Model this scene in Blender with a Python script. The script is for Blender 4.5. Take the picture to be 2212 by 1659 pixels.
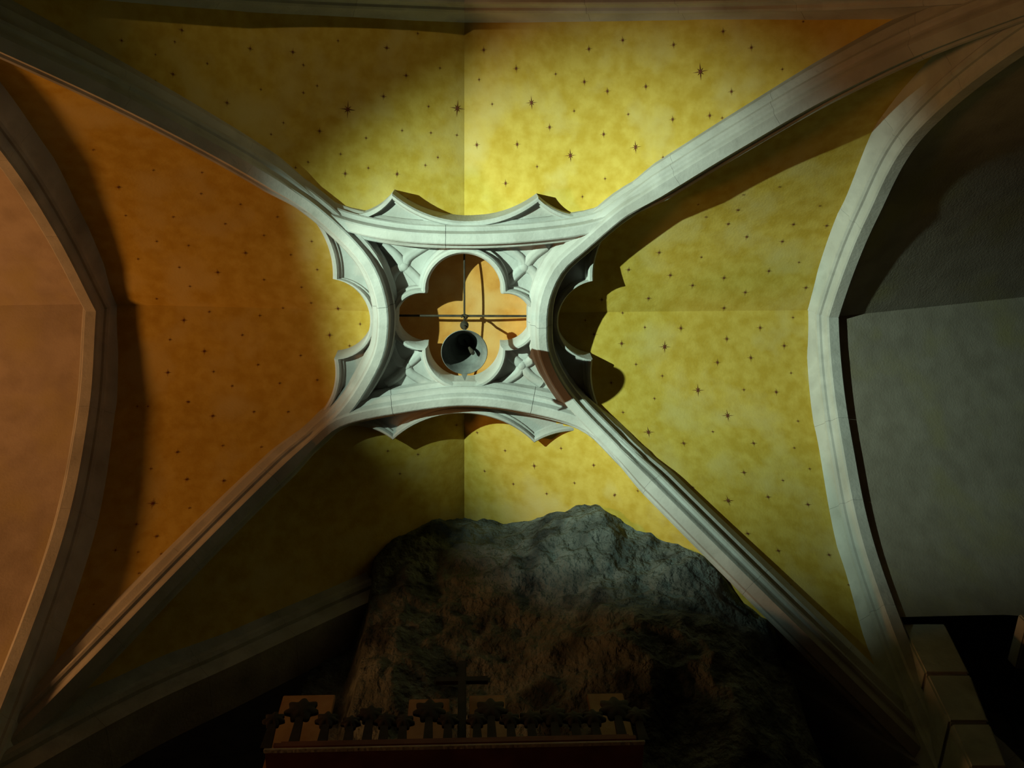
import bpy, bmesh, math, random
import numpy as np
from mathutils import Vector, Matrix, noise
from mathutils.bvhtree import BVHTree

for o in list(bpy.data.objects):
    bpy.data.objects.remove(o)
SC = bpy.context.scene
COL = SC.collection
rnd = random.Random(7)

# ------------------------------------------------------------------ camera
FPX, CXP, CYP = 1900.0, 1106.0, 829.5          # focal length and centre in photo pixels (2212 x 1659)
TH, PS = math.radians(19.8), math.radians(3.1)
EYE = Vector((0, 0, 1.6))
_f = Vector((0, math.sin(TH), math.cos(TH)))
_u = Vector((0, -math.cos(TH), math.sin(TH)))
_r = Vector((1, 0, 0))
FW = _f * math.cos(PS) + _r * math.sin(PS)
RT = _r * math.cos(PS) - _f * math.sin(PS)
UP = _u
cd = bpy.data.cameras.new('camera')
cam = bpy.data.objects.new('camera', cd)
COL.objects.link(cam)
cd.sensor_width = 36
cd.lens = FPX / 2212 * 36
cd.clip_start = 0.05
M3 = Matrix((RT, UP, -FW)).transposed()
cam.matrix_world = Matrix.Translation(EYE) @ M3.to_4x4()
SC.camera = cam

# ------------------------------------------------------------------ world, lamps, exposure
W = bpy.data.worlds.new('world')
SC.world = W
W.use_nodes = True
bg = W.node_tree.nodes['Background']
bg.inputs[0].default_value = (1.0, 0.85, 0.6, 1)
bg.inputs[1].default_value = 0.003


def lamp(name, kind, loc, target, power, color, **kw):
    ld = bpy.data.lights.new(name, kind)
    ld.energy = power
    ld.color = color
    for k, v in kw.items():
        setattr(ld, k, v)
    lo = bpy.data.objects.new(name, ld)
    COL.objects.link(lo)
    lo.location = loc
    lo.rotation_euler = (Vector(target) - Vector(loc)).to_track_quat('-Z', 'Y').to_euler()
    return lo


lamp('spot_lamp_left_offscreen', 'SPOT', (-2.5, 0.3, 4.85), (1.2, 1.72, 7.8), 1450, (0.69, 1.0, 0.79),
     spot_size=math.radians(54), spot_blend=1.0, shadow_soft_size=0.02)
lamp('warm_lamp_left_offscreen', 'AREA', (-6.5, 2.45, 4.4), (-2.6, 1.8, 7.6), 120, (1.0, 0.44, 0.13), shape='DISK', size=0.9)
lamp('nave_lamp_back_offscreen', 'SPOT', (-1.2, -3.0, 3.6), (-0.8, -0.1, 7.8), 115, (1.0, 0.80, 0.42), spot_size=math.radians(34), spot_blend=1.0, shadow_soft_size=0.06)

SC.view_settings.view_transform = 'Standard'
SC.view_settings.look = 'None'
SC.view_settings.exposure = 0.0
SC.view_settings.gamma = 1.0
SC.view_settings.use_curve_mapping = False


# ------------------------------------------------------------------ materials
def new_mat(name, rough=0.9):
    m = bpy.data.materials.new(name)
    m.use_nodes = True
    nt = m.node_tree
    b = nt.nodes['Principled BSDF']
    b.inputs['Roughness'].default_value = rough
    b.inputs['Specular IOR Level'].default_value = 0.2
    return m, nt, b


def noise_mix(nt, scale, c1, c2, lo=0.35, hi=0.65, detail=6, stretch=None):
    tc = nt.nodes.new('ShaderNodeTexCoord')
    src = tc.outputs['Object']
    if stretch:
        mp = nt.nodes.new('ShaderNodeMapping')
        mp.inputs['Scale'].default_value = stretch
        nt.links.new(src, mp.inputs['Vector'])
        src = mp.outputs['Vector']
    n = nt.nodes.new('ShaderNodeTexNoise')
    n.inputs['Scale'].default_value = scale
    n.inputs['Detail'].default_value = detail
    nt.links.new(src, n.inputs['Vector'])
    mr = nt.nodes.new('ShaderNodeMapRange')
    mr.inputs[1].default_value = lo
    mr.inputs[2].default_value = hi
    nt.links.new(n.outputs['Fac'], mr.inputs[0])
    mx = nt.nodes.new('ShaderNodeMix')
    mx.data_type = 'RGBA'
    for s, c in ((6, c1), (7, c2)):
        if isinstance(c, tuple):
            mx.inputs[s].default_value = (*c, 1)
        else:
            nt.links.new(c, mx.inputs[s])
    nt.links.new(mr.outputs[0], mx.inputs[0])
    return mx.outputs[2], n


def bump(nt, b, scale, strength, dist=0.02, detail=8):
    tc = nt.nodes.new('ShaderNodeTexCoord')
    n = nt.nodes.new('ShaderNodeTexNoise')
    n.inputs['Scale'].default_value = scale
    n.inputs['Detail'].default_value = detail
    nt.links.new(tc.outputs['Object'], n.inputs['Vector'])
    bp = nt.nodes.new('ShaderNodeBump')
    bp.inputs['Strength'].default_value = strength
    bp.inputs['Distance'].default_value = dist
    nt.links.new(n.outputs['Fac'], bp.inputs['Height'])
    nt.links.new(bp.outputs[0], b.inputs['Normal'])


def mat2(name, c1, c2, scale, rough=0.9, c3=None, scale3=2.0, bs=None, metal=0.0, lo=0.35, hi=0.65, lo3=0.5, hi3=0.72):
    m, nt, b = new_mat(name, rough)
    col, _ = noise_mix(nt, scale, c1, c2, lo, hi)
    if c3:
        col, _ = noise_mix(nt, scale3, col, c3, lo3, hi3)
    nt.links.new(col, b.inputs['Base Color'])
    b.inputs['Metallic'].default_value = metal
    if bs:
        bump(nt, b, *bs)
    return m


MAT = {
    'web': mat2('ochre_plaster', (0.47, 0.30, 0.035), (0.57, 0.395, 0.075), 11, c3=(0.57, 0.43, 0.15), scale3=2.6, bs=(60, 0.15, 0.01)),
    'dome': mat2('orange_plaster', (0.46, 0.19, 0.035), (0.55, 0.26, 0.06), 9, c3=(0.55, 0.30, 0.10), scale3=3, bs=(60, 0.15, 0.01)),
    'plain': mat2('bare_plaster', (0.37, 0.30, 0.24), (0.46, 0.38, 0.31), 6, c3=(0.44, 0.36, 0.20), scale3=2.2, bs=(60, 0.15, 0.01)),
    'star': mat2('maroon_paint', (0.10, 0.025, 0.012), (0.15, 0.045, 0.02), 30),
    'stone': mat2('pale_stone', (0.38, 0.365, 0.345), (0.48, 0.465, 0.44), 7, c3=(0.30, 0.285, 0.26), scale3=3.5, bs=(45, 0.25, 0.01)),
    'stone2': mat2('grey_stone', (0.30, 0.29, 0.27), (0.40, 0.38, 0.35), 8, c3=(0.22, 0.21, 0.19), scale3=4, bs=(45, 0.3, 0.01)),
    'rock': mat2('bare_rock', (0.075, 0.084, 0.078), (0.16, 0.175, 0.163), 5, c3=(0.03, 0.033, 0.033), scale3=3.2, bs=(14, 1.0, 0.12), lo3=0.52, hi3=0.66),
    'iron': mat2('dark_iron', (0.035, 0.028, 0.02), (0.065, 0.05, 0.035), 20, rough=0.65, metal=0.3),
    'bell': mat2('hammered_iron', (0.085, 0.085, 0.08), (0.14, 0.14, 0.13), 14, rough=0.6, metal=0.2, bs=(18, 0.3, 0.01)),
    'wood': mat2('dark_red_wood', (0.10, 0.035, 0.03), (0.16, 0.06, 0.045), 6, rough=0.6),
    'gilt': mat2('worn_gilt', (0.26, 0.13, 0.055), (0.34, 0.19, 0.08), 10, rough=0.5),
    'black': mat2('near_black_wood', (0.012, 0.010, 0.010), (0.025, 0.02, 0.018), 12, rough=0.7),  # even near-black tone for finials and cross
    'floor': mat2('floor_stone', (0.07, 0.065, 0.06), (0.10, 0.095, 0.085), 3),
}


# ------------------------------------------------------------------ helpers
def link(name, me, mat, parent=None, smooth=True, auto=None):
    if mat and not me.materials:
        me.materials.append(MAT[mat])
    if smooth:
        me.polygons.foreach_set('use_smooth', [True] * len(me.polygons))
        if auto:
            me.set_sharp_from_angle(angle=math.radians(auto))
    o = bpy.data.objects.new(name, me)
    COL.objects.link(o)
    if parent:
        o.parent = parent
        o.matrix_parent_inverse = parent.matrix_world.inverted()
    return o


def mesh(name, vs, fs):
    me = bpy.data.meshes.new(name)
    me.from_pydata([tuple(v) for v in vs], [], fs)
    bm = bmesh.new()
    bm.from_mesh(me)
    bmesh.ops.recalc_face_normals(bm, faces=bm.faces)
    bm.to_mesh(me)
    bm.free()
    return me


def thing(name, label, cat, loc=(0, 0, 0), group=None):
    o = bpy.data.objects.new(name, None)
    COL.objects.link(o)
    o.location = loc
    o.empty_display_size = 0.1
    o.matrix_world = Matrix.Translation(loc)
    return tag(o, label, cat, group)


def tag(o, label, cat, group=None):
    o['label'] = label
    o['category'] = cat
    if group:
        o['group'] = group
    return o


def structure(o):
    o['kind'] = 'structure'
    return o


def pixel_ray(x, y):
    return (FW + RT * ((x - CXP) / FPX) - UP * ((y - CYP) / FPX)).normalized()


def on_y(x, y, Y):                 # photo pixel -> point on the plane y = Y
    d = pixel_ray(x, y)
    return EYE + d * ((Y - EYE.y) / d.y)


def on_z(x, y, Z):
    d = pixel_ray(x, y)
    return EYE + d * ((Z - EYE.z) / d.z)


def spline(tab):
    ts = [p[0] for p in tab]
    zs = [p[1] for p in tab]
    n = len(ts)
    m = []
    for i in range(n):
        if i == 0:
            m.append((zs[1] - zs[0]) / (ts[1] - ts[0]))
        elif i == n - 1:
            m.append((zs[-1] - zs[-2]) / (ts[-1] - ts[-2]))
        else:
            a = (zs[i] - zs[i - 1]) / (ts[i] - ts[i - 1])
            b = (zs[i + 1] - zs[i]) / (ts[i + 1] - ts[i])
            h0, h1 = ts[i] - ts[i - 1], ts[i + 1] - ts[i]
            m.append((a * h1 + b * h0) / (h0 + h1))

    def f(t):
        i = max(0, min(n - 2, sum(1 for q in ts if q <= t) - 1))
        h = ts[i + 1] - ts[i]
        s = (t - ts[i]) / h
        return ((2 * s**3 - 3 * s**2 + 1) * zs[i] + (s**3 - 2 * s**2 + s) * h * m[i]
                + (-2 * s**3 + 3 * s**2) * zs[i + 1] + (s**3 - s**2) * h * m[i + 1])
    return f


# ------------------------------------------------------------------ vault geometry
CY = 1.69
WL, WR, D1, D2 = 2.66, 2.72, 2.146, 2.067
RIB = {
    'NE': spline([(0, 7.60), (.32, 7.40), (.43, 7.22), (.60, 6.96), (.754, 6.64), (.858, 6.24), (.918, 5.85), (1.0, 5.2)]),
    'NW': spline([(0, 7.60), (.33, 7.47), (.45, 7.33), (.604, 6.95), (.725, 6.53), (.816, 6.13), (1.0, 5.2)]),
    'SE': spline([(0, 7.60), (.317, 7.34), (.453, 6.92), (.643, 6.38), (.8245, 5.90), (1.0, 5.42)]),
    'SW': spline([(0, 7.60), (.35, 7.43), (.485, 7.17), (.68, 6.63), (.834, 6.12), (1.0, 5.62)]),
}
AR = {
    'RN': spline([(0, 7.74), (.08, 7.68), (.37, 7.37), (.647, 6.88), (.845, 6.05), (1.0, 5.1)]),
    'RS': spline([(0, 7.74), (.08, 7.66), (.366, 7.23), (.687, 6.45), (.844, 5.73), (.902, 5.35), (1.0, 4.6)]),
    'LN': spline([(0, 7.82), (.305, 7.37), (.525, 6.95), (.85, 6.0), (1.0, 5.3)]),
    'LS': spline([(0, 7.82), (.319, 7.44), (.639, 6.72), (.845, 5.88), (1.0, 5.1)]),
    'NL': spline([(0, 7.75), (.5, 7.25), (.8, 6.4), (1.0, 5.3)]),
    'NR': spline([(0, 7.75), (.5, 7.2), (.8, 6.4), (1.0, 5.2)]),
    'SL': spline([(0, 7.72), (.26, 7.19), (.43, 6.80), (.57, 6.47), (.72, 6.13), (1.0, 5.3)]),
    'SR': spline([(0, 7.72), (.26, 7.22), (.5, 6.75), (.78, 6.16), (.93, 5.58), (1.0, 5.3)]),
}
RIBD, ARCHD = 0.24, 0.28


def slope(f, t, L):
    e = 1e-3
    a, b = max(0, t - e), min(1, t + e)
    return (f(b) - f(a)) / ((b - a) * L)


def lift(f, t, L, d):
    return f(t) + min(1.6, d * math.sqrt(1 + (slope(f, t, L) * min(1, t / .15))**2))


def diag(key):
    sx = WR if key[1] == 'E' else -WL
    sy = -D1 if key[0] == 'N' else D2
    return sx, sy


RIBP = [(.118, -.12), (.118, .06), (.106, .078), (.086, .095), (.076, .118), (.076, .13), (.088, .138), (.095, .152),
        (.090, .172), (.076, .182), (.060, .184), (.052, .194), (.048, .21), (.042, .23), (.034, .24)]
ARCHP = [(.145, -.12), (.145, .04), (.137, .052), (.088, .15), (.088, .166), (.096, .176), (.094, .195), (.08, .208),
         (.064, .21), (.056, .222), (.052, .24), (.047, .27), (.036, .28)]


def ring_of(P, T, N, V, prof, d):
    pts = [P + N * u - V * (d - v) for u, v in prof]
    pts += [P - N * u - V * (d - v) for u, v in reversed(prof)]
    return pts


def sweep_blocks(name, parent, mat, frames, prof, d, blk, joint=0.0012, cut=None):
    """frames: list of (P, T, N, V).  Splits the sweep into voussoir blocks with fine joints."""
    S = [0.0]
    for i in range(1, len(frames)):
        S.append(S[-1] + (frames[i][0] - frames[i - 1][0]).length)

    def at(s):
        s = max(0, min(S[-1], s))
        i = 0
        while i < len(S) - 2 and S[i + 1] < s:
            i += 1
        k = (s - S[i]) / max(1e-9, S[i + 1] - S[i])
        A, B = frames[i], frames[i + 1]
        return [A[j].lerp(B[j], k) if j in (0, 2) else A[j].lerp(B[j], k).normalized() for j in range(4)]
    nb = max(1, round(S[-1] / blk))
    cuts = [0]
    for b in range(1, nb):
        cuts.append(S[-1] * b / nb + rnd.uniform(-.12, .12) * S[-1] / nb)
    cuts.append(S[-1])
    out = []
    for b in range(nb):
        a = cuts[b] + (joint / 2 if b else 0)
        z = cuts[b + 1] - (joint / 2 if b < nb - 1 else 0)
        m = max(2, int((z - a) / 0.07) + 1)
        vs, fs = [], []
        for i in range(m + 1):
            s = a + (z - a) * i / m
            P, T, N, V = at(s)
            rg = ring_of(P, T, N, V, prof, d)
            if cut and b == 0 and i == 0:
                rg = [cut(q, T) for q in rg]
            vs += rg
        K = len(prof) * 2
        for i in range(m):
            for k in range(K):
                fs.append((i * K + k, i * K + (k + 1) % K, (i + 1) * K + (k + 1) % K, (i + 1) * K + k))
        fs.append(tuple(range(K)))
        fs.append(tuple(m * K + k for k in range(K)))
        out.append(link(name, mesh(name, vs, fs), mat, parent, auto=28))
    return out


def vert_frames(fz, origin, dirv, L, t0, t1, n, down_to=None):
    """frames along a curve in the vertical plane origin + h*dirv, height fz(t), h = t*L."""
    h = Vector((dirv[0], dirv[1], 0)).normalized()
    N = Vector((-h.y, h.x, 0))
    fr = []
    for i in range(n + 1):
        t = t0 + (t1 - t0) * i / n
        P = Vector(origin) + h * (t * L)
        P.z = fz(t)
        sl = slope(fz, t, L)
        T = (h + Vector((0, 0, sl))).normalized()
        V = Vector((h.x * T.z, h.y * T.z, -T.dot(h))).normalized()
        fr.append((P, T, N.copy(), V))
    if down_to is not None:
        P = fr[-1][0]
        z = P.z
        while z > down_to + 0.01:
            z2 = max(down_to, z - 0.5)
            k = min(1, (P.z - z2) / 0.8)
            T = fr[-1][1].lerp(Vector((0, 0, -1)), k).normalized()
            V = Vector((h.x * T.z, h.y * T.z, -T.dot(h))).normalized()
            fr.append((Vector((P.x, P.y, z2)), T, N.copy(), V))
            z = z2
    return fr


# floor, outer walls and an added light-blocking wall
def box(name, lo, hi, mat, parent=None, bevel=0.0):
    bm = bmesh.new()
    bmesh.ops.create_cube(bm, size=1)
    for v in bm.verts:
        for k in range(3):
            v.co[k] = lo[k] + (v.co[k] + .5) * (hi[k] - lo[k])
    if bevel:
        bmesh.ops.bevel(bm, geom=bm.edges[:], offset=bevel, segments=2, affect='EDGES')
    me = bpy.data.meshes.new(name)
    bm.to_mesh(me)
    bm.free()
    return link(name, me, mat, parent, smooth=False)


structure(box('floor', (-9, -6, -0.2), (9, 7, 0.0), 'floor'))
structure(box('wall_front', (-9, 5.7, 0), (9, 6.0, 12), 'stone2'))

structure(box('wall_left_light_block', (-9, 3.95, 0), (-3.08, 4.25, 9), 'stone2'))  # unseen wall added to keep the warm lamp out of the arch recess

# ---------- vault webs
ceil = structure(bpy.data.objects.new('ceiling', None))
COL.objects.link(ceil)
PANELS = []


def web_panel(rib, arch, mirror=None, mat='web', tmax=0.999, rise=0.0, ymax=99):
    """half web between diagonal rib and boundary arch; courses run straight from rib to arch"""
    sx, sy = diag(rib)
    side = arch[0] in 'RL'
    n, m = 44, 26
    vs, fs = [], []
    LR = math.hypot(sx, sy)
    fr, fa = RIB[rib], AR[arch]
    La = abs(sy) if side else abs(sx)
    for i in range(n + 1):
        t = tmax * i / n
        zr = lift(fr, t, LR, .18)
        za = lift(fa, t, La, .21)
        for j in range(m + 1):
            w = j / m
            if side:
                x, y = sx * (t + (1 - t) * w), CY + t * sy
            else:
                x, y = t * sx, CY + sy * (t + (1 - t) * w)
            z = zr + (za - zr) * w + 0.05 * math.sin(math.pi * w) * (1 - t) * (0.4 + t)
            z += {'S': .15, 'N': .07}.get(arch[0], 0) * math.exp(-t / .2) * w * (2 - w)
            if mirror is not None:
                x = 2 * mirror - x
                z += rise * abs(x - mirror)
            vs.append((x, y, z))
    for i in range(n):
        for j in range(m):
            a = i * (m + 1) + j
            q = vs[a]
            if q[1] > ymax:
                continue
            ax, ay = abs(q[0]), abs(q[1] - CY)
            if mirror is None and ax < .50 + .36 * (ay / .69)**1.5 and ay < .50 + .15 * (ax / .86)**1.5 and ay < .64:
                continue                      # the opening under the saucer dome
            fs.append((a, a + 1, a + m + 2, a + m + 1))
    me = bpy.data.meshes.new('vault_web')
    me.from_pydata(vs, [], fs)
    if me.polygons[len(me.polygons) // 2].normal.z > 0:
        me.flip_normals()
    o = link('vault_web', me, mat, ceil)
    PANELS.append((o, BVHTree.FromPolygons([Vector(v) for v in vs], fs)))
    return o


CELLS = [('NE', 'RN'), ('SE', 'RS'), ('NW', 'LN'), ('SW', 'LS'), ('NW', 'NL'), ('NE', 'NR'), ('SW', 'SL'), ('SE', 'SR')]
for r, a in CELLS:
    web_panel(r, a)
NMAIN = len(PANELS)
for r, a in (('NW', 'LN'), ('SW', 'LS'), ('NW', 'NL'), ('SW', 'SL')):
    web_panel(r, a, mirror=-WL, mat='plain')
for key, D, sg in (('RN', D1, -1), ('RS', D2, 1)):          # neighbouring bay: pointed barrel rising away from the arch
    vs, fs = [], []
    n, m = 40, 16
    def barrel(x, t):
        return Vector((x, CY + sg * D * t, lift(AR[key], t, D, .03) + .345 * (x - WR - .04)))
    tms = []
    for j in range(m + 1):                # the lower edge of the plaster runs level
        x, tm = WR + .04 + 4.2 * j / m, .999
        if sg > 0:
            tm = .5
            while tm < .999 and CYP - FPX * (barrel(x, tm) - EYE).dot(UP) / (barrel(x, tm) - EYE).dot(FW) < 1328:
                tm += .004
        tms.append(tm)
    for i in range(n + 1):
        for j in range(m + 1):
            vs.append(barrel(WR + .04 + 4.2 * j / m, tms[j] * i / n))
    for i in range(n):
        for j in range(m):
            a = i * (m + 1) + j
            fs.append((a, a + 1, a + m + 2, a + m + 1))
    link('vault_web', mesh('vault_web', vs, fs), 'plain', ceil)

for key, D, sg in (('NL', WL, -1), ('NR', WR, 1)):          # plain bay behind the arch opposite the rock
    vs, fs = [], []
    n, m = 30, 8
    for i in range(n + 1):
        t = .999 * i / n
        for j in range(m + 1):
            vs.append((sg * D * t, CY - D1 - 3.0 * j / m, lift(AR[key], t, D, .21)))
    for i in range(n):
        for j in range(m):
            a = i * (m + 1) + j
            fs.append((a, a + 1, a + m + 2, a + m + 1))
    link('vault_web', mesh('vault_web', vs, fs), 'plain', ceil)

# ---------- diagonal ribs
RIBLAB = {
    'NE': 'moulded grey stone rib throwing a broad dark shadow band onto the yellow vault',
    'NW': 'moulded grey stone rib parting the orange lit web from the starred ochre web',
    'SE': 'pale moulded stone rib running down along the bare rock to the altar wall',
    'SW': 'moulded stone rib with orange glow on one flank, above the dim wall arch',
}
for k in ('NE', 'NW', 'SE', 'SW'):
    sx, sy = diag(k)
    L = math.hypot(sx, sy)
    t = thing('diagonal_rib', RIBLAB[k], 'vault rib', (sx, CY + sy, 0), 'diagonal ribs of the vault')
    fr = vert_frames(RIB[k], (0, CY, 0), (sx, sy), L, 0.31, 1.0, 60, 0.0)
    for i in range(13):                                     # the rib narrows where it forks into the keystone frame
        w = .42 + .58 * (i / 12)
        fr[i] = (fr[i][0] + Vector((0, 0, .03 * (1 - i / 12))), fr[i][1], fr[i][2] * w, fr[i][3])
    sweep_blocks('voussoir', t, 'stone', fr, RIBP, RIBD, 0.75)

# ---------- boundary arches


def arch(name, label, keys, origin, dirs, Ls, prof, d, mat, t0s=(0.0, 0.0), t1=1.0, lower=0.0):
    t = thing(name, label, 'arch', (origin[0], origin[1], 0), 'arches bounding the vault bay')
    for key, dv, L, t0 in zip(keys, dirs, Ls, t0s):
        fr = vert_frames(AR[key], origin, dv, L, t0, t1, 40, lower)
        h = Vector((dv[0], dv[1], 0)).normalized()
        O = Vector(origin)

        def cut(q, T, h=h, O=O):
            s = -(q - O).dot(h) / T.dot(h)
            return q + T * s
        sweep_blocks('voussoir', t, mat, fr, prof, d, 0.7, cut=cut if t0 == 0 else None)
    return t


arch('transverse_arch', 'pointed stone arch between the yellow lit web and the dim grey neighbouring bay', ('RN', 'RS'),
     (WR, CY, 0), ((0, -1), (0, 1)), (D1, D2), ARCHP, ARCHD, 'stone')
arch('transverse_arch', 'shadowed pointed stone arch with a thin lit edge against the pinkish neighbouring bay', ('LN', 'LS'),
     (-WL, CY, 0), ((0, -1), (0, 1)), (D1, D2), ARCHP, ARCHD, 'stone')
arch('transverse_arch', 'flat curving stone arch closing the starred web opposite the bare rock', ('NL', 'NR'),
     (0, CY - D1 + .03, 0), ((-1, 0), (1, 0)), (WL, WR), ARCHP, ARCHD, 'stone')
WALLP = [(.28, -.12), (.28, .02), (.26, .03), (.21, .10), (.20, .12), (.215, .135), (.215, .175), (.195, .195), (.17, .20), (.165, .33)]
arch('blind_arch', 'broad dim wall arch broken by the bare rock above the altar canopy', ('SL', 'SR'),
     (0, CY + D2 + .12, 0), ((-1, 0), (1, 0)), (WL, WR), WALLP, 0.33, 'stone2', t0s=(.22, .72))

# ---------- openwork keystone
KEY = thing('openwork_keystone', 'pale carved stone keystone ring with quatrefoil opening and pointed cusps', 'keystone', (0, CY, 7.45))


def crom(pts, n):
    P = [Vector(p) for p in pts]
    P = [P[0] * 2 - P[1]] + P + [P[-1] * 2 - P[-2]]
    out = []
    for i in range(1, len(P) - 2):
        for j in range(n):
            s = j / n
            a, b, c, d = P[i - 1], P[i], P[i + 1], P[i + 2]
            out.append(.5 * ((2 * b) + (c - a) * s + (2 * a - 5 * b + 4 * c - d) * s * s + (-a + 3 * b - 3 * c + d) * s**3))
    out.append(P[-2])
    return out


ZN = 7.46


def dpt(k, t, dz=0.0):
    sx, sy = diag(k)
    return Vector((sx * t, CY + sy * t, RIB[k](t) + dz))


FR = {
    'T': [dpt('NW', .46, .012), dpt('NW', .40, .012), (-.86, CY - .705, 7.50), (-.46, CY - .625, ZN), (0, CY - .605, ZN), (.46, CY - .63, ZN), (.88, CY - .705, 7.42), dpt('NE', .40, .012), dpt('NE', .46, .012)],
    'B': [dpt('SW', .46, .012), dpt('SW', .40, .012), (-.86, CY + .69, 7.43), (-.44, CY + .605, ZN), (0, CY + .552, ZN), (.42, CY + .60, ZN), (.84, CY + .69, 7.36), dpt('SE', .40, .012), dpt('SE', .46, .012)],
    'L': [dpt('NW', .46, .012), dpt('NW', .38, .012), (-.79, CY - .60, ZN + .02), (-.645, CY - .42, ZN), (-.572, CY - .21, ZN), (-.558, CY, ZN), (-.61, CY + .245, ZN), (-.80, CY + .575, ZN), dpt('SW', .38, .012), dpt('SW', .46, .012)],
    'R': [dpt('NE', .46, .012), dpt('NE', .38, .012), (.80, CY - .57, ZN - .02), (.648, CY - .416, ZN), (.56, CY - .22, ZN), (.541, CY - .01, ZN), (.575, CY + .245, ZN), (.74, CY + .53, ZN - .03), dpt('SE', .38, .012), dpt('SE', .46, .012)],
}
FRAMEP = [(.092, -.05), (.092, .08), (.080, .10), (.066, .118), (.066, .132), (.077, .142), (.080, .158), (.072, .175), (.056, .182), (.046, .192), (.042, .22), (.036, .243), (.026, .25)]
FC = {}
for k, pts in FR.items():
    c = crom(pts, 10)
    FC[k] = c
    frames = []
    for i, P in enumerate(c):
        T = (c[min(i + 1, len(c) - 1)] - c[max(i - 1, 0)]).normalized()
        N = Vector((-T.y, T.x, 0)).normalized()
        V = T.cross(N).normalized()
        if V.z > 0:
            V = -V
        frames.append((P, T, N, V))
    sweep_blocks('frame_rib', KEY, 'stone', frames, FRAMEP, 0.25, 1.15, joint=0.003)


def frame_hit(th):
    """distance from the ring centre to the frame centre line in direction th"""
    d = Vector((math.cos(th), math.sin(th)))
    best = 1.6
    for c in FC.values():
        for a, b in zip(c[:-1], c[1:]):
            ax, ay, bx, by = a.x, a.y - CY, b.x, b.y - CY
            den = d.x * (by - ay) - d.y * (bx - ax)
            if abs(den) < 1e-9:
                continue
            s = (ax * (by - ay) - ay * (bx - ax)) / den
            u = (ax * d.y - ay * d.x) / den
            if s > 0.2 and -1e-6 <= u <= 1 + 1e-6 and s < best:
                best = s
    return best


def quatre(th):
    """quatrefoil outline radius"""
    d = Vector((math.cos(th), math.sin(th)))
    best = 0
    for cx, cy, r in ((0, -.214, .256), (0, .214, .260), (.285, 0, .192), (-.283, 0, .192)):
        b = d.x * cx + d.y * cy
        disc = b * b - (cx * cx + cy * cy - r * r)
        if disc >= 0:
            best = max(best, b + math.sqrt(disc))
    return best


NA = 288
RINGS = [(0, 7.78), (0, 7.65), (.010, 7.615), (.022, 7.60), (.040, 7.60), (.052, 7.612), (.056, 7.635), (.056, 7.66), (.076, 7.663), (.080, 7.70)]
vs, fs = [], []
for i in range(NA):
    th = 2 * math.pi * i / NA
    q, R = quatre(th), frame_hit(th)
    d = Vector((math.cos(th), math.sin(th)))
    for off, z in RINGS:
        rr = min(q + off, R)
        vs.append((d.x * rr, CY + d.y * rr, z))
    vs.append((d.x * R, CY + d.y * R, 7.70))
    vs.append((d.x * R, CY + d.y * R, 7.78))
K = len(RINGS) + 2
for i in range(NA):
    for k in range(K):
        fs.append((i * K + k, i * K + (k + 1) % K, ((i + 1) % NA) * K + (k + 1) % K, ((i + 1) % NA) * K + k))
link('quatrefoil_panel', mesh('quatrefoil_panel', vs, fs), 'stone', KEY, auto=30)


def arc3(a, b, c, n):
    ax, ay = a
    bx, by = b
    cx, cy = c
    d = 2 * (ax * (by - cy) + bx * (cy - ay) + cx * (ay - by))
    ux = ((ax * ax + ay * ay) * (by - cy) + (bx * bx + by * by) * (cy - ay) + (cx * cx + cy * cy) * (ay - by)) / d
    uy = ((ax * ax + ay * ay) * (cx - bx) + (bx * bx + by * by) * (ax - cx) + (cx * cx + cy * cy) * (bx - ax)) / d
    r = math.hypot(ax - ux, ay - uy)
    t0, t1, t2 = (math.atan2(p[1] - uy, p[0] - ux) for p in (a, b, c))
    dt = (t2 - t0) % (2 * math.pi)
    if not ((t1 - t0) % (2 * math.pi)) < dt:
        dt -= 2 * math.pi
    return [(ux + r * math.cos(t0 + dt * i / n), uy + r * math.sin(t0 + dt * i / n)) for i in range(n + 1)]


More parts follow.
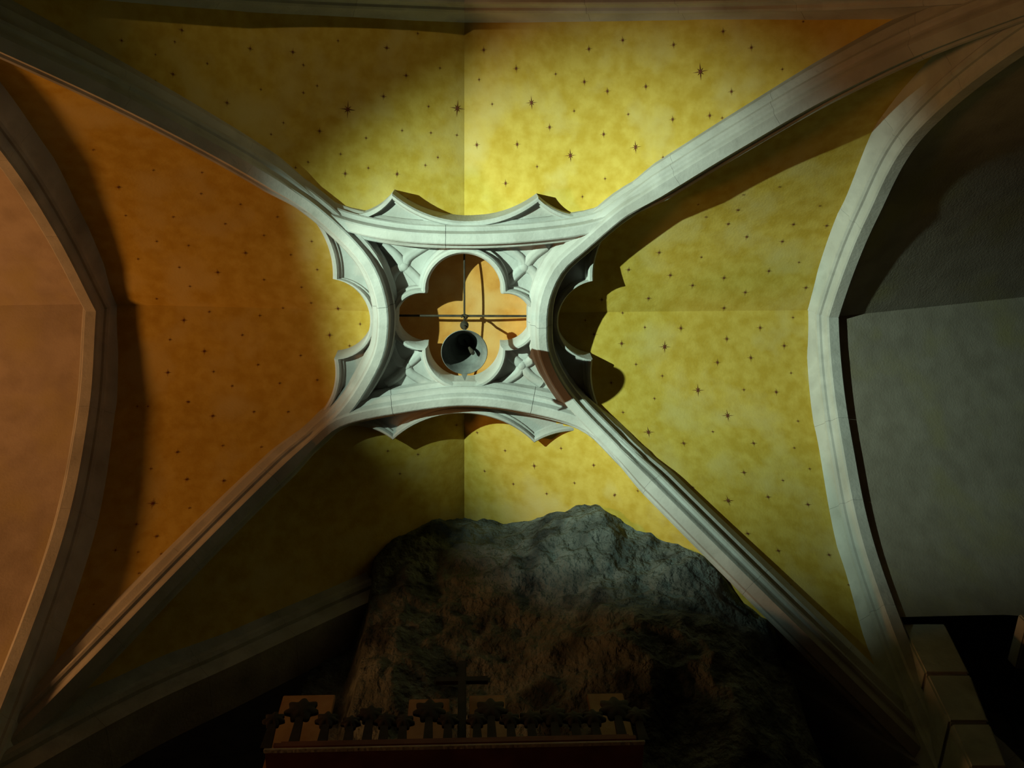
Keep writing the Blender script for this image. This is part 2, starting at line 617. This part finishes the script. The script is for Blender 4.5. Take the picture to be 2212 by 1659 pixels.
CUSP = {
    'T': [((-1.06, -.87), (-.74, -.738), (-.482, -.885)), ((-.482, -.885), (0, -.704), (.498, -.875)), ((.498, -.875), (.78, -.752), (1.10, -.87))],
    'B': [((-1.06, .86), (-.75, .80), (-.525, .91)), ((-.525, .91), (0, .70), (.52, .935)), ((.52, .935), (.74, .85), (1.04, .89))],
    'L': [((-1.08, -.78), (-.925, -.52), (-.905, -.30)), ((-.905, -.30), (-.66, 0), (-.925, .28)), ((-.925, .28), (-.935, .48), (-1.08, .74))],
    'R': [((1.10, -.78), (.925, -.52), (.905, -.30)), ((.905, -.30), (.665, -.02), (.925, .28)), ((.925, .28), (.935, .48), (1.08, .78))],
}
EDGE = [(0, 7.86), (0, 7.60), (.012, 7.585), (.030, 7.585), (.040, 7.60), (.040, 7.625), (.058, 7.628), (.060, 7.65)]
for k, arcs in CUSP.items():
    line = []
    for a in arcs:
        pts = arc3(*a, 24)
        line += pts if not line else pts[1:]
    c = FC[k]
    # march along the frame centre line with matching parameter
    S = [0]
    for a, b in zip(c[:-1], c[1:]):
        S.append(S[-1] + (b - a).length)
    S2 = [0]
    for a, b in zip(line[:-1], line[1:]):
        S2.append(S2[-1] + math.hypot(b[0] - a[0], b[1] - a[1]))
    vs, fs = [], []
    Kc = len(EDGE) + 2
    fx = [p.x for p in c]
    fy = [p.y - CY for p in c]
    horiz = k in 'TB'
    for i, (x, y) in enumerate(line):
        if horiz:
            ix = float(np.interp(x, fx, fx))
            iy = float(np.interp(x, fx, fy))
        else:
            iy = y
            ix = float(np.interp(y, fy, fx))
        e = Vector((x, y))
        q = Vector((ix, iy))
        L = (q - e).length
        # inward normal of the cusped edge, smoothed
        a, b = line[max(0, i - 1)], line[min(len(line) - 1, i + 1)]
        nd = (q - e).normalized()
        for off, z in EDGE:
            p = e + nd * min(off, L * .95)
            vs.append((p.x, CY + p.y, z))
        vs.append((q.x, CY + q.y, 7.65))
        vs.append((q.x, CY + q.y, 7.86))
    n = len(line)
    for i in range(n - 1):
        for kk in range(Kc):
            fs.append((i * Kc + kk, i * Kc + (kk + 1) % Kc, (i + 1) * Kc + (kk + 1) % Kc, (i + 1) * Kc + kk))
    fs.append(tuple(range(Kc)))
    fs.append(tuple((n - 1) * Kc + kk for kk in range(Kc)))
    link('cusped_tracery', mesh('cusped_tracery', vs, fs), 'stone', KEY, auto=32)

# small mullions in the four spandrels
MULP = [(.034, -.03), (.034, .006), (.024, .018), (.013, .024), (.007, .024)]


def mullion(pts, z=7.70):
    c = crom([(x, CY + y, z) for x, y in pts], 8)
    frames = []
    for i, P in enumerate(c):
        T = (c[min(i + 1, len(c) - 1)] - c[max(i - 1, 0)]).normalized()
        frames.append((P - Vector((0, 0, .024)), T, Vector((-T.y, T.x, 0)), Vector((0, 0, -1))))
    vs, fs = [], []
    for P, T, N, V in frames:
        vs += ring_of(P, T, N, V, MULP, .024)
    Kk = len(MULP) * 2
    for i in range(len(frames) - 1):
        for k in range(Kk):
            fs.append((i * Kk + k, i * Kk + (k + 1) % Kk, (i + 1) * Kk + (k + 1) % Kk, (i + 1) * Kk + k))
    fs.append(tuple(range(Kk)))
    fs.append(tuple((len(frames) - 1) * Kk + k for k in range(Kk)))
    link('spandrel_mullion', mesh('spandrel_mullion', vs, fs), 'stone', KEY, auto=40)


def lathe_pts(x, y):
    vs, fs = [(x, y, 7.668)], []
    for r, z in ((.02, 7.67), (.034, 7.682), (.04, 7.71)):
        vs += [(x + r * math.cos(k * math.pi / 6), y + r * math.sin(k * math.pi / 6), z) for k in range(12)]
    for k in range(12):
        k2 = (k + 1) % 12
        fs.append((0, 1 + k, 1 + k2))
        for q in (0, 12):
            fs.append((1 + q + k, 13 + q + k, 13 + q + k2, 1 + q + k2))
    return mesh('boss', vs, fs)


for sx in (-1, 1):
    for sy in (-1, 1):
        g = 1.0 if sy < 0 else 0.97
        boss = lathe_pts(sx * .42, CY + sy * .37 * g)
        link('boss', boss, 'stone', KEY, auto=40)
        mullion([(sx * .29, sy * .235), (sx * .35, sy * .30), (sx * .42, sy * .37 * g)])
        mullion([(sx * .42, sy * .37 * g), (sx * .395, sy * .43 * g), (sx * .33, sy * .48 * g), (sx * .24, sy * .535 * g)])
        mullion([(sx * .42, sy * .37 * g), (sx * .475, sy * .345 * g), (sx * .51, sy * .29 * g), (sx * .535, sy * .20 * g)])
        mullion([(sx * .42, sy * .37 * g), (sx * .48, sy * .45 * g), (sx * .57, sy * .52 * g)])

# ---------- saucer dome seen through the quatrefoil
vs, fs = [(0, CY, 7.925)], []
NR_, NT_ = 14, 64
for i in range(1, NR_ + 1):
    r = .60 * i / NR_
    z = 7.75 + .175 * math.sqrt(max(0, 1 - (r / .60)**2)) if i < NR_ else 7.74
    for j in range(NT_):
        a = 2 * math.pi * j / NT_
        vs.append((r * math.cos(a), CY + r * math.sin(a), z))
for j in range(NT_):
    fs.append((0, 1 + j, 1 + (j + 1) % NT_))
for i in range(NR_ - 1):
    for j in range(NT_):
        a, b = 1 + i * NT_ + j, 1 + i * NT_ + (j + 1) % NT_
        fs.append((a, a + NT_, b + NT_, b))
link('saucer_dome', mesh('saucer_dome', vs, fs), 'dome', ceil)


# ---------- iron bars and bell
def tube(name, pts, r, mat, parent=None, seg=10, taper=None):
    P = [Vector(p) for p in pts]
    vs, fs = [], []
    for i, p in enumerate(P):
        T = (P[min(i + 1, len(P) - 1)] - P[max(i - 1, 0)]).normalized()
        A = T.orthogonal().normalized() if i == 0 else (A - T * A.dot(T)).normalized()
        B = T.cross(A)
        rr = r if taper is None else r * taper[i]
        for k in range(seg):
            a = 2 * math.pi * k / seg
            vs.append(p + A * (rr * math.cos(a)) + B * (rr * math.sin(a)))
    for i in range(len(P) - 1):
        for k in range(seg):
            fs.append((i * seg + k, i * seg + (k + 1) % seg, (i + 1) * seg + (k + 1) % seg, (i + 1) * seg + k))
    fs.append(tuple(range(seg)))
    fs.append(tuple((len(P) - 1) * seg + k for k in range(seg)))
    return link(name, mesh(name, vs, fs), mat, parent, auto=40)


ZB = 7.745
bars = thing('iron_crossbars', 'crossed thin iron bars spanning the quatrefoil opening above the bell', 'iron bars', (0, CY, ZB))
tube('bar', [(-.55, CY, ZB), (0, CY, ZB), (.53, CY, ZB)], .0085, 'iron', bars)
tube('bar', [(0, CY - .53, ZB + .012), (0, CY, ZB + .012), (0, CY + .53, ZB + .012)], .007, 'iron', bars)
box('anchor', (-.045, CY + .495, 7.585), (.012, CY + .53, 7.615), 'iron', bars, .004)

ZM, ZT = 6.885, 7.175                       # bell mouth and crown
bell = thing('hanging_bell', 'old iron bell hanging mouth down below the quatrefoil opening', 'bell', (0, CY, ZM))


def lathe(name, prof, loc, mat, parent, seg=48):
    vs, fs = [], []
    for r, z in prof:
        for k in range(seg):
            a = 2 * math.pi * k / seg
            vs.append((loc[0] + r * math.cos(a), loc[1] + r * math.sin(a), loc[2] + z))
    for i in range(len(prof) - 1):
        for k in range(seg):
            fs.append((i * seg + k, i * seg + (k + 1) % seg, (i + 1) * seg + (k + 1) % seg, (i + 1) * seg + k))
    me = mesh(name, vs, fs)
    bm = bmesh.new()
    bm.from_mesh(me)
    bmesh.ops.remove_doubles(bm, verts=bm.verts, dist=1e-5)
    bmesh.ops.recalc_face_normals(bm, faces=bm.faces)
    bm.to_mesh(me)
    bm.free()
    return link(name, me, mat, parent, auto=40)


H = ZT - ZM
lathe('bell_body', [(0, H), (.035, H), (.052, H - .012), (.062, H - .04), (.080, H - .11), (.104, .12), (.124, .06), (.1465, 0), (.1435, -.003),
                    (.138, .004), (.114, .06), (.094, .12), (.070, H - .11), (.052, H - .045), (.04, H - .026), (0, H - .02)],
      (0, CY, ZM), 'bell', bell)
tube('clapper', [(0, CY, ZT - .03), (.012, CY + .004, 7.10), (.03, CY + .01, 7.02), (.048, CY + .018, 6.955), (.055, CY + .021, 6.93)], .008, 'iron', bell,
     taper=[.8, .8, 1.0, 1.9, 1.6])
tube('hanger_strap', [(0, CY, ZT - .01), (0, CY, ZT + .10), (.004, CY, 7.40), (0, CY, 7.50)], .011, 'iron', bell)
lathe('collar', [(0, .03), (.02, .026), (.03, .01), (.03, -.01), (.02, -.026), (0, -.03)], (0, CY, 7.50), 'iron', bell, 16)
tube('hook', [(0, CY, 7.50), (0, CY, 7.64), (.018, CY, 7.70), (.018, CY, 7.755), (0, CY, 7.775), (-.018, CY, 7.755), (-.018, CY, 7.72)], .008, 'iron', bell)
tube('crown_loop', [(-.035, CY, ZT - .01), (-.03, CY, ZT + .04), (0, CY, ZT + .06), (.03, CY, ZT + .04), (.035, CY, ZT - .01)], .009, 'iron', bell)
vs = [(-.022, CY + .140, ZM + .01), (.022, CY + .140, ZM + .01), (.003, CY + .190, ZM + .004),
      (-.022, CY + .140, ZM - .002), (.022, CY + .140, ZM - .002), (.003, CY + .190, ZM - .004)]
link('rim_spur', mesh('rim_spur', vs, [(0, 1, 2), (3, 5, 4), (0, 3, 4, 1), (1, 4, 5, 2), (2, 5, 3, 0)]), 'bell', bell, smooth=False)


# ---------- bare rock breaking through the vault above the altar
def rock_mesh(xs, zs, yf, seed, amp, thick=1.0):
    nx, nz = len(xs), len(zs)
    vs, fs = [], []
    for z in zs:
        for x in xs:
            y = yf(x, z)
            p = Vector((x, z, seed))
            y += amp * (noise.fractal(p * 1.3, 1.0, 2.0, 6) * .9 + abs(noise.fractal(p * 3.1, 1.0, 2.1, 5)) * .5)
            q = Vector((x * 2.2, z * 2.2, seed + 9))
            vs.append((x + .05 * noise.noise(q), y, z + .05 * noise.noise(q + Vector((5, 5, 5)))))
    for i in range(nz - 1):
        for j in range(nx - 1):
            a = i * nx + j
            fs.append((a, a + 1, a + nx + 1, a + nx))
    # closed back
    o = len(vs)
    for z in zs:
        for x in (xs[0], xs[-1]):
            vs.append((x, yf(x, z) + thick, z))
    for i in range(nz - 1):
        a, b = i * nx, i * nx + nx - 1
        fs.append((a, a + nx, o + 2 * i + 2, o + 2 * i))
        fs.append((b, o + 2 * i + 1, o + 2 * i + 3, b + nx))
        fs.append((o + 2 * i, o + 2 * i + 2, o + 2 * i + 3, o + 2 * i + 1))
    return mesh('rock', vs, fs)


def smooth(a, b, x):
    k = max(0, min(1, (x - a) / (b - a)))
    return k * k * (3 - 2 * k)


ROCKEDGE = []
for px, py in [(796, 1262), (806, 1222), (880, 1152), (960, 1130), (1080, 1118), (1180, 1103), (1255, 1086), (1310, 1090), (1345, 1116), (1400, 1130),
               (1470, 1152), (1540, 1200), (1640, 1290), (1760, 1400)]:
    hits = [h for h in (bv.ray_cast(EYE, pixel_ray(px, py)) for o, bv in PANELS[:NMAIN]) if h[0] is not None]
    if hits:
        ROCKEDGE.append(tuple(min(hits, key=lambda h: h[3])[0]))
ROCKEDGE.sort()
ROCKEDGE = [(ROCKEDGE[0][0] - .10, 4.0, 7)] + ROCKEDGE
print('ROCKEDGE', [tuple(round(q, 2) for q in p) for p in ROCKEDGE])


def rock_y(x, z):
    y0 = float(np.interp(x, [p[0] for p in ROCKEDGE], [p[1] for p in ROCKEDGE]))
    y = y0 + .07 * max(0, 7.6 - z) + .25 * smooth(6.3, 4.6, z)
    y += .75 * smooth(1.95, 2.25, x) * smooth(6.5, 6.1, z)      # behind the stub of the wall arch
    return y


xs = [-1.12 + 3.60 * i / 170 for i in range(171)]
zs = [8.25 - 5.0 * i / 180 for i in range(181)]
rk = link('bare_rock', rock_mesh(xs, zs, rock_y, 3.3, .14, .6), 'rock')
tag(rk, 'rough grey bare rock face bulging through the vault behind the altar canopy', 'rock')

# ---------- altar canopy below the rock
YF = 3.02
A0, A1 = on_y(572, 1621, YF), on_y(1392, 1606, YF)
zb = (A0.z + A1.z) / 2
x0, x1 = A0.x, A1.x
zt = on_y(1000, 1572, YF).z
can = thing('altar_canopy', 'dark carved wooden altar canopy with leafy cresting below the bare rock', 'altar canopy', ((x0 + x1) / 2, YF, 0))
cprof = [(0.0, 0), (0.0, .018), (.03, .03), (.045, .05), (.03, .062), (.03, .085), (.06, .10), (.06, zt - zb)]
vs, fs = [], []
for k, x in ((0, x0), (1, x1)):
    sg = 1 if k == 0 else -1
    for a, h in cprof:
        vs.append((x + sg * a * .8, YF + a, zb + h))
    for a, h in reversed(cprof):
        vs.append((x + sg * a * .8, YF + .62, zb + h))
Kp = len(cprof) * 2
for k in range(Kp):
    fs.append((k, (k + 1) % Kp, Kp + (k + 1) % Kp, Kp + k))
fs += [tuple(range(Kp)), tuple(range(Kp, 2 * Kp))]
link('cornice', mesh('cornice', vs, fs), 'wood', can, auto=30)
box('cornice_fillet', (x0 - .005, YF - .008, zb - .004), (x1 + .005, YF + .012, zb + .012), 'stone2', can, .003)
box('frieze', (x0 + .05, YF + .22, zb - .30), (x1 - .02, YF + .60, zb - .002), 'wood', can, .004)
box('lit_frieze_patch', (x0 + 1.15, YF + .205, zb - .22), (x1 - .07, YF + .222, zb - .04), 'gilt', can, .003)  # gilt colour painted in for yellow light on this part of the frieze


def rosette(name, loc, R, parent, lobes=7, mat='black'):
    vs, fs = [(loc[0], loc[1] - .02, loc[2]), (loc[0], loc[1] + .02, loc[2])], []
    n = 56
    for fr, dy in ((.5, -.022), (1.0, -.008), (1.0, .008), (.5, .022)):
        for k in range(n):
            a = 2 * math.pi * k / n
            r = 1.25 * R * fr * (1 + .16 * math.cos(lobes * a) * (fr > .9))
            vs.append((loc[0] + r * math.sin(a), loc[1] + dy, loc[2] + r * math.cos(a) * .95))
    for k in range(n):
        k2 = (k + 1) % n
        fs.append((0, 2 + k, 2 + k2))
        for s in range(3):
            fs.append((2 + s * n + k, 2 + (s + 1) * n + k, 2 + (s + 1) * n + k2, 2 + s * n + k2))
        fs.append((1, 2 + 3 * n + k2, 2 + 3 * n + k))
    # stem
    b = len(vs)
    for dx, dy in ((-.016, -.012), (.016, -.012), (.016, .012), (-.016, .012)):
        vs.append((loc[0] + dx, loc[1] + dy, loc[2]))
        vs.append((loc[0] + dx * 1.6, loc[1] + dy, zt - .01))
    for k in range(4):
        a, c2 = b + 2 * k, b + 2 * ((k + 1) % 4)
        fs.append((a, a + 1, c2 + 1, c2))
    return link(name, mesh(name, vs, fs), mat, parent, auto=50)


for px, py, R in [(652, 1535, .062), (592, 1556, .040), (706, 1556, .042), (758, 1562, .036), (800, 1545, .048), (832, 1558, .042), (872, 1560, .04),
                  (928, 1536, .060), (968, 1556, .040), (1030, 1556, .040), (1060, 1534, .060), (1102, 1556, .040), (1146, 1554, .045), (1195, 1548, .055),
                  (1240, 1554, .042), (1282, 1552, .045), (1330, 1532, .064), (1376, 1548, .048)]:
    p = on_y(px, py, YF + .10)
    rosette('crest_finial', (p.x, YF + .10, p.z), R, can)
for i, (ax, bx, ay, by, Y) in enumerate([(612, 712, 1502, 1560, 3.25), (884, 970, 1510, 1562, 3.25), (1014, 1094, 1502, 1560, 3.25), (1268, 1362, 1498, 1562, 3.25)]):
    a, b = on_y(ax, ay, Y), on_y(bx, by, Y)
    box('crest_panel', (a.x, Y, zt - .005), (b.x, Y + .03, a.z), 'gilt', can, .004)

cr = thing('standing_cross', 'small dark cross standing in the middle of the altar canopy', 'cross', (0, YF + .14, zt))
c0, c1, cl, cr_ = on_y(1000, 1436, YF + .14), on_y(1000, 1470, YF + .14), on_y(950, 1470, YF + .14), on_y(1046, 1470, YF + .14)
xm = (cl.x + cr_.x) / 2
cr.location.x = xm
cr.matrix_world = Matrix.Translation((xm, YF + .14, zt))
box('upright', (xm - .022, YF + .125, zt - .005), (xm + .022, YF + .155, c0.z), 'black', cr, .004)
box('crossbar', (cl.x, YF + .128, c1.z - .022), (cr_.x, YF + .152, c1.z + .022), 'black', cr, .004)
for (tx, tz) in ((xm, c0.z), (cl.x, c1.z), (cr_.x, c1.z)):
    box('end_lobe', (tx - .032, YF + .127, tz - .032), (tx + .032, YF + .153, tz + .032), 'black', cr, .012)
box('foot', (xm - .06, YF + .10, zt - .004), (xm + .06, YF + .18, zt + .05), 'black', cr, .008)

# ---------- jamb stones and rock of the neighbouring bay
jam = thing('jamb_stones', 'stacked pale jamb blocks beside the arch, next to dark rock', 'stone jamb', (WR + .32, 3.5, 0))
JP = [(1945, 2040, 1345), (2000, 2096, 1455), (2052, 2138, 1560), (2098, 2180, 1659), (2150, 2226, 1790), (2200, 2270, 1930)]
YJ = 3.30
for (l0, r0, t0), (l1, r1, b0) in zip(JP[:-1], JP[1:]):
    a, b, c, d = (on_y(l0, t0, YJ), on_y(r0, t0, YJ), on_y(r1, b0, YJ), on_y(l1, b0, YJ))
    g = .006
    vs = []
    for yy in (0, .45):
        for q, dz in ((a, -g), (b, -g), (c, g), (d, g)):
            vs.append((q.x, YJ + yy, q.z + dz))
    me = mesh('jamb_block', vs, [(0, 1, 2, 3), (7, 6, 5, 4), (0, 4, 5, 1), (1, 5, 6, 2), (2, 6, 7, 3), (3, 7, 4, 0)])
    bm = bmesh.new()
    bm.from_mesh(me)
    bmesh.ops.bevel(bm, geom=bm.edges[:], offset=.012, segments=2, affect='EDGES')
    bm.to_mesh(me)
    bm.free()
    link('jamb_block', me, 'stone2', jam, smooth=False)
ztop = on_y(2100, 1290, 3.95).z
xs = [3.14 + 1.75 * i / 70 for i in range(71)]
zs = [ztop - 4.2 * i / 110 for i in range(111)]
r2 = link('side_rock', rock_mesh(xs, zs, lambda x, z: 3.95 + .05 * (ztop - z), 8.1, .12, .8), 'rock')
tag(r2, 'dark rock mass beside the jamb stones of the neighbouring bay', 'rock')
cb = on_y(2212, 1350, 3.25)
tag(box('stone_corbel', (cb.x - .02, 3.2, cb.z - .05), (cb.x + .25, 3.55, cb.z + .05), 'stone', None, .01),
    'pale stone corbel jutting from the dark side rock', 'corbel')

# ---------- painted stars
STARS = []


def add(s, size):
    v = [int(q) for q in s.split()]
    STARS.extend((v[i], v[i + 1], size) for i in range(0, len(v), 2))


add('1513 155 751 236 987 234', 34)
add('1148 222 1652 218 1232 336 1373 318 1435 749 1507 843 1571 898 1400 934 1572 1082 330 1088', 26)
add('130 77 262 88 392 65 540 105 632 112 835 103 1045 108 1115 148 877 163 490 222 410 232 373 160 828 208 690 283 745 375 857 376 1030 313 '
    '1262 177 1312 197 1345 87 1272 106 1455 97 1562 68 1623 103 1580 198 1395 187 1187 275 1304 290 1117 312 1453 258 1533 250 1092 396 1366 405 '
    '1423 545 1357 582 1447 594 1495 616 1563 600 1572 483 1593 453 1612 511 1689 521 1713 484 1785 487 1660 585 1776 582 1740 621 1609 631 1400 644 '
    '1300 647 1563 665 1470 709 1641 708 1283 722 1342 742 1569 732 1693 747 1621 773 1549 783 1320 827 1676 847 1476 958 1627 958 1606 1021 1658 1074 '
    '1744 1090 1614 1153 1680 1190 1790 1199 1154 1006 256 404 530 546 470 588 730 666 397 692 712 724 441 759 362 805 459 899 383 977 403 1036 483 1039 '
    '295 1133 338 1159 250 1189', 17)
add('335 118 377 90 447 137 685 185 655 140 902 72 950 147 730 88 450 280 335 175 925 230 563 193 655 200 612 265 585 290 735 333 790 298 868 282 930 287 '
    '986 292 638 362 665 350 795 363 918 357 945 340 1063 225 1035 172 1200 160 1357 247 1240 240 1160 360 1307 386 1432 340 1757 150 1735 47 1690 150 '
    '1560 255 1258 425 880 430 1514 555 1524 468 1605 420 1683 403 1770 444 1725 566 1344 676 1264 692 1712 686 1392 707 1758 773 1373 787 1430 812 1708 806 '
    '1508 441 1413 861 1606 842 1345 891 1762 878 1723 910 1539 933 1715 968 1748 1013 1496 1053 1690 1038 1832 1264 1707 1264 1813 1136 1283 1004 1327 1070 '
    '1378 1060 1031 934 1091 973 1212 968 1047 1017 1282 1005 1241 1043 1109 1045 1329 1068 1181 1066 986 918 863 1023 837 974 902 981 201 323 331 367 436 372 '
    '434 418 519 441 599 468 271 465 374 468 486 483 570 508 673 521 338 521 407 530 628 550 298 559 387 577 685 582 570 604 410 618 651 620 338 645 672 654 '
    '611 665 452 674 561 682 778 700 523 724 367 734 755 747 649 768 557 788 461 803 685 821 501 834 604 828 405 868 407 869 548 890 622 890 481 963 564 966 '
    '326 1013 409 1098 298 1193 348 1197 300 1239 203 1306 297 878 320 878', 11)
sv = []
for k in range(16):
    a = 2 * math.pi * k / 16
    r = (.5 if k % 4 == 0 else .27) if k % 2 == 0 else .075
    sv.append((r * math.sin(a), r * math.cos(a), 0))
SM = bpy.data.meshes.new('painted_star')
SM.from_pydata([(0, 0, 0)] + sv, [], [(0, 1 + (k + 1) % 16, 1 + k) for k in range(16)])
SM.materials.append(MAT['star'])
for x, y, s in STARS:
    d = pixel_ray(x, y)
    best = None
    for o, bv in PANELS[:NMAIN]:
        loc, nor, idx, dist = bv.ray_cast(EYE, d)
        if loc is not None and (best is None or dist < best[0]):
            best = (dist, loc, nor, o)
    if not best:
        continue
    dist, loc, nor, o = best
    if nor.dot(d) > 0:
        nor = -nor
    size = s * 1.15 * dist * FW.dot(d) / FPX
    yv = (UP - nor * UP.dot(nor)).normalized()
    xv = yv.cross(nor).normalized()
    st = bpy.data.objects.new('painted_star', SM)
    COL.objects.link(st)
    st.parent = o
    st.matrix_parent_inverse = o.matrix_world.inverted()
    R = Matrix((xv * size * .92, yv * size, nor * size)).transposed().to_4x4()
    st.matrix_world = Matrix.Translation(loc + nor * .004) @ R
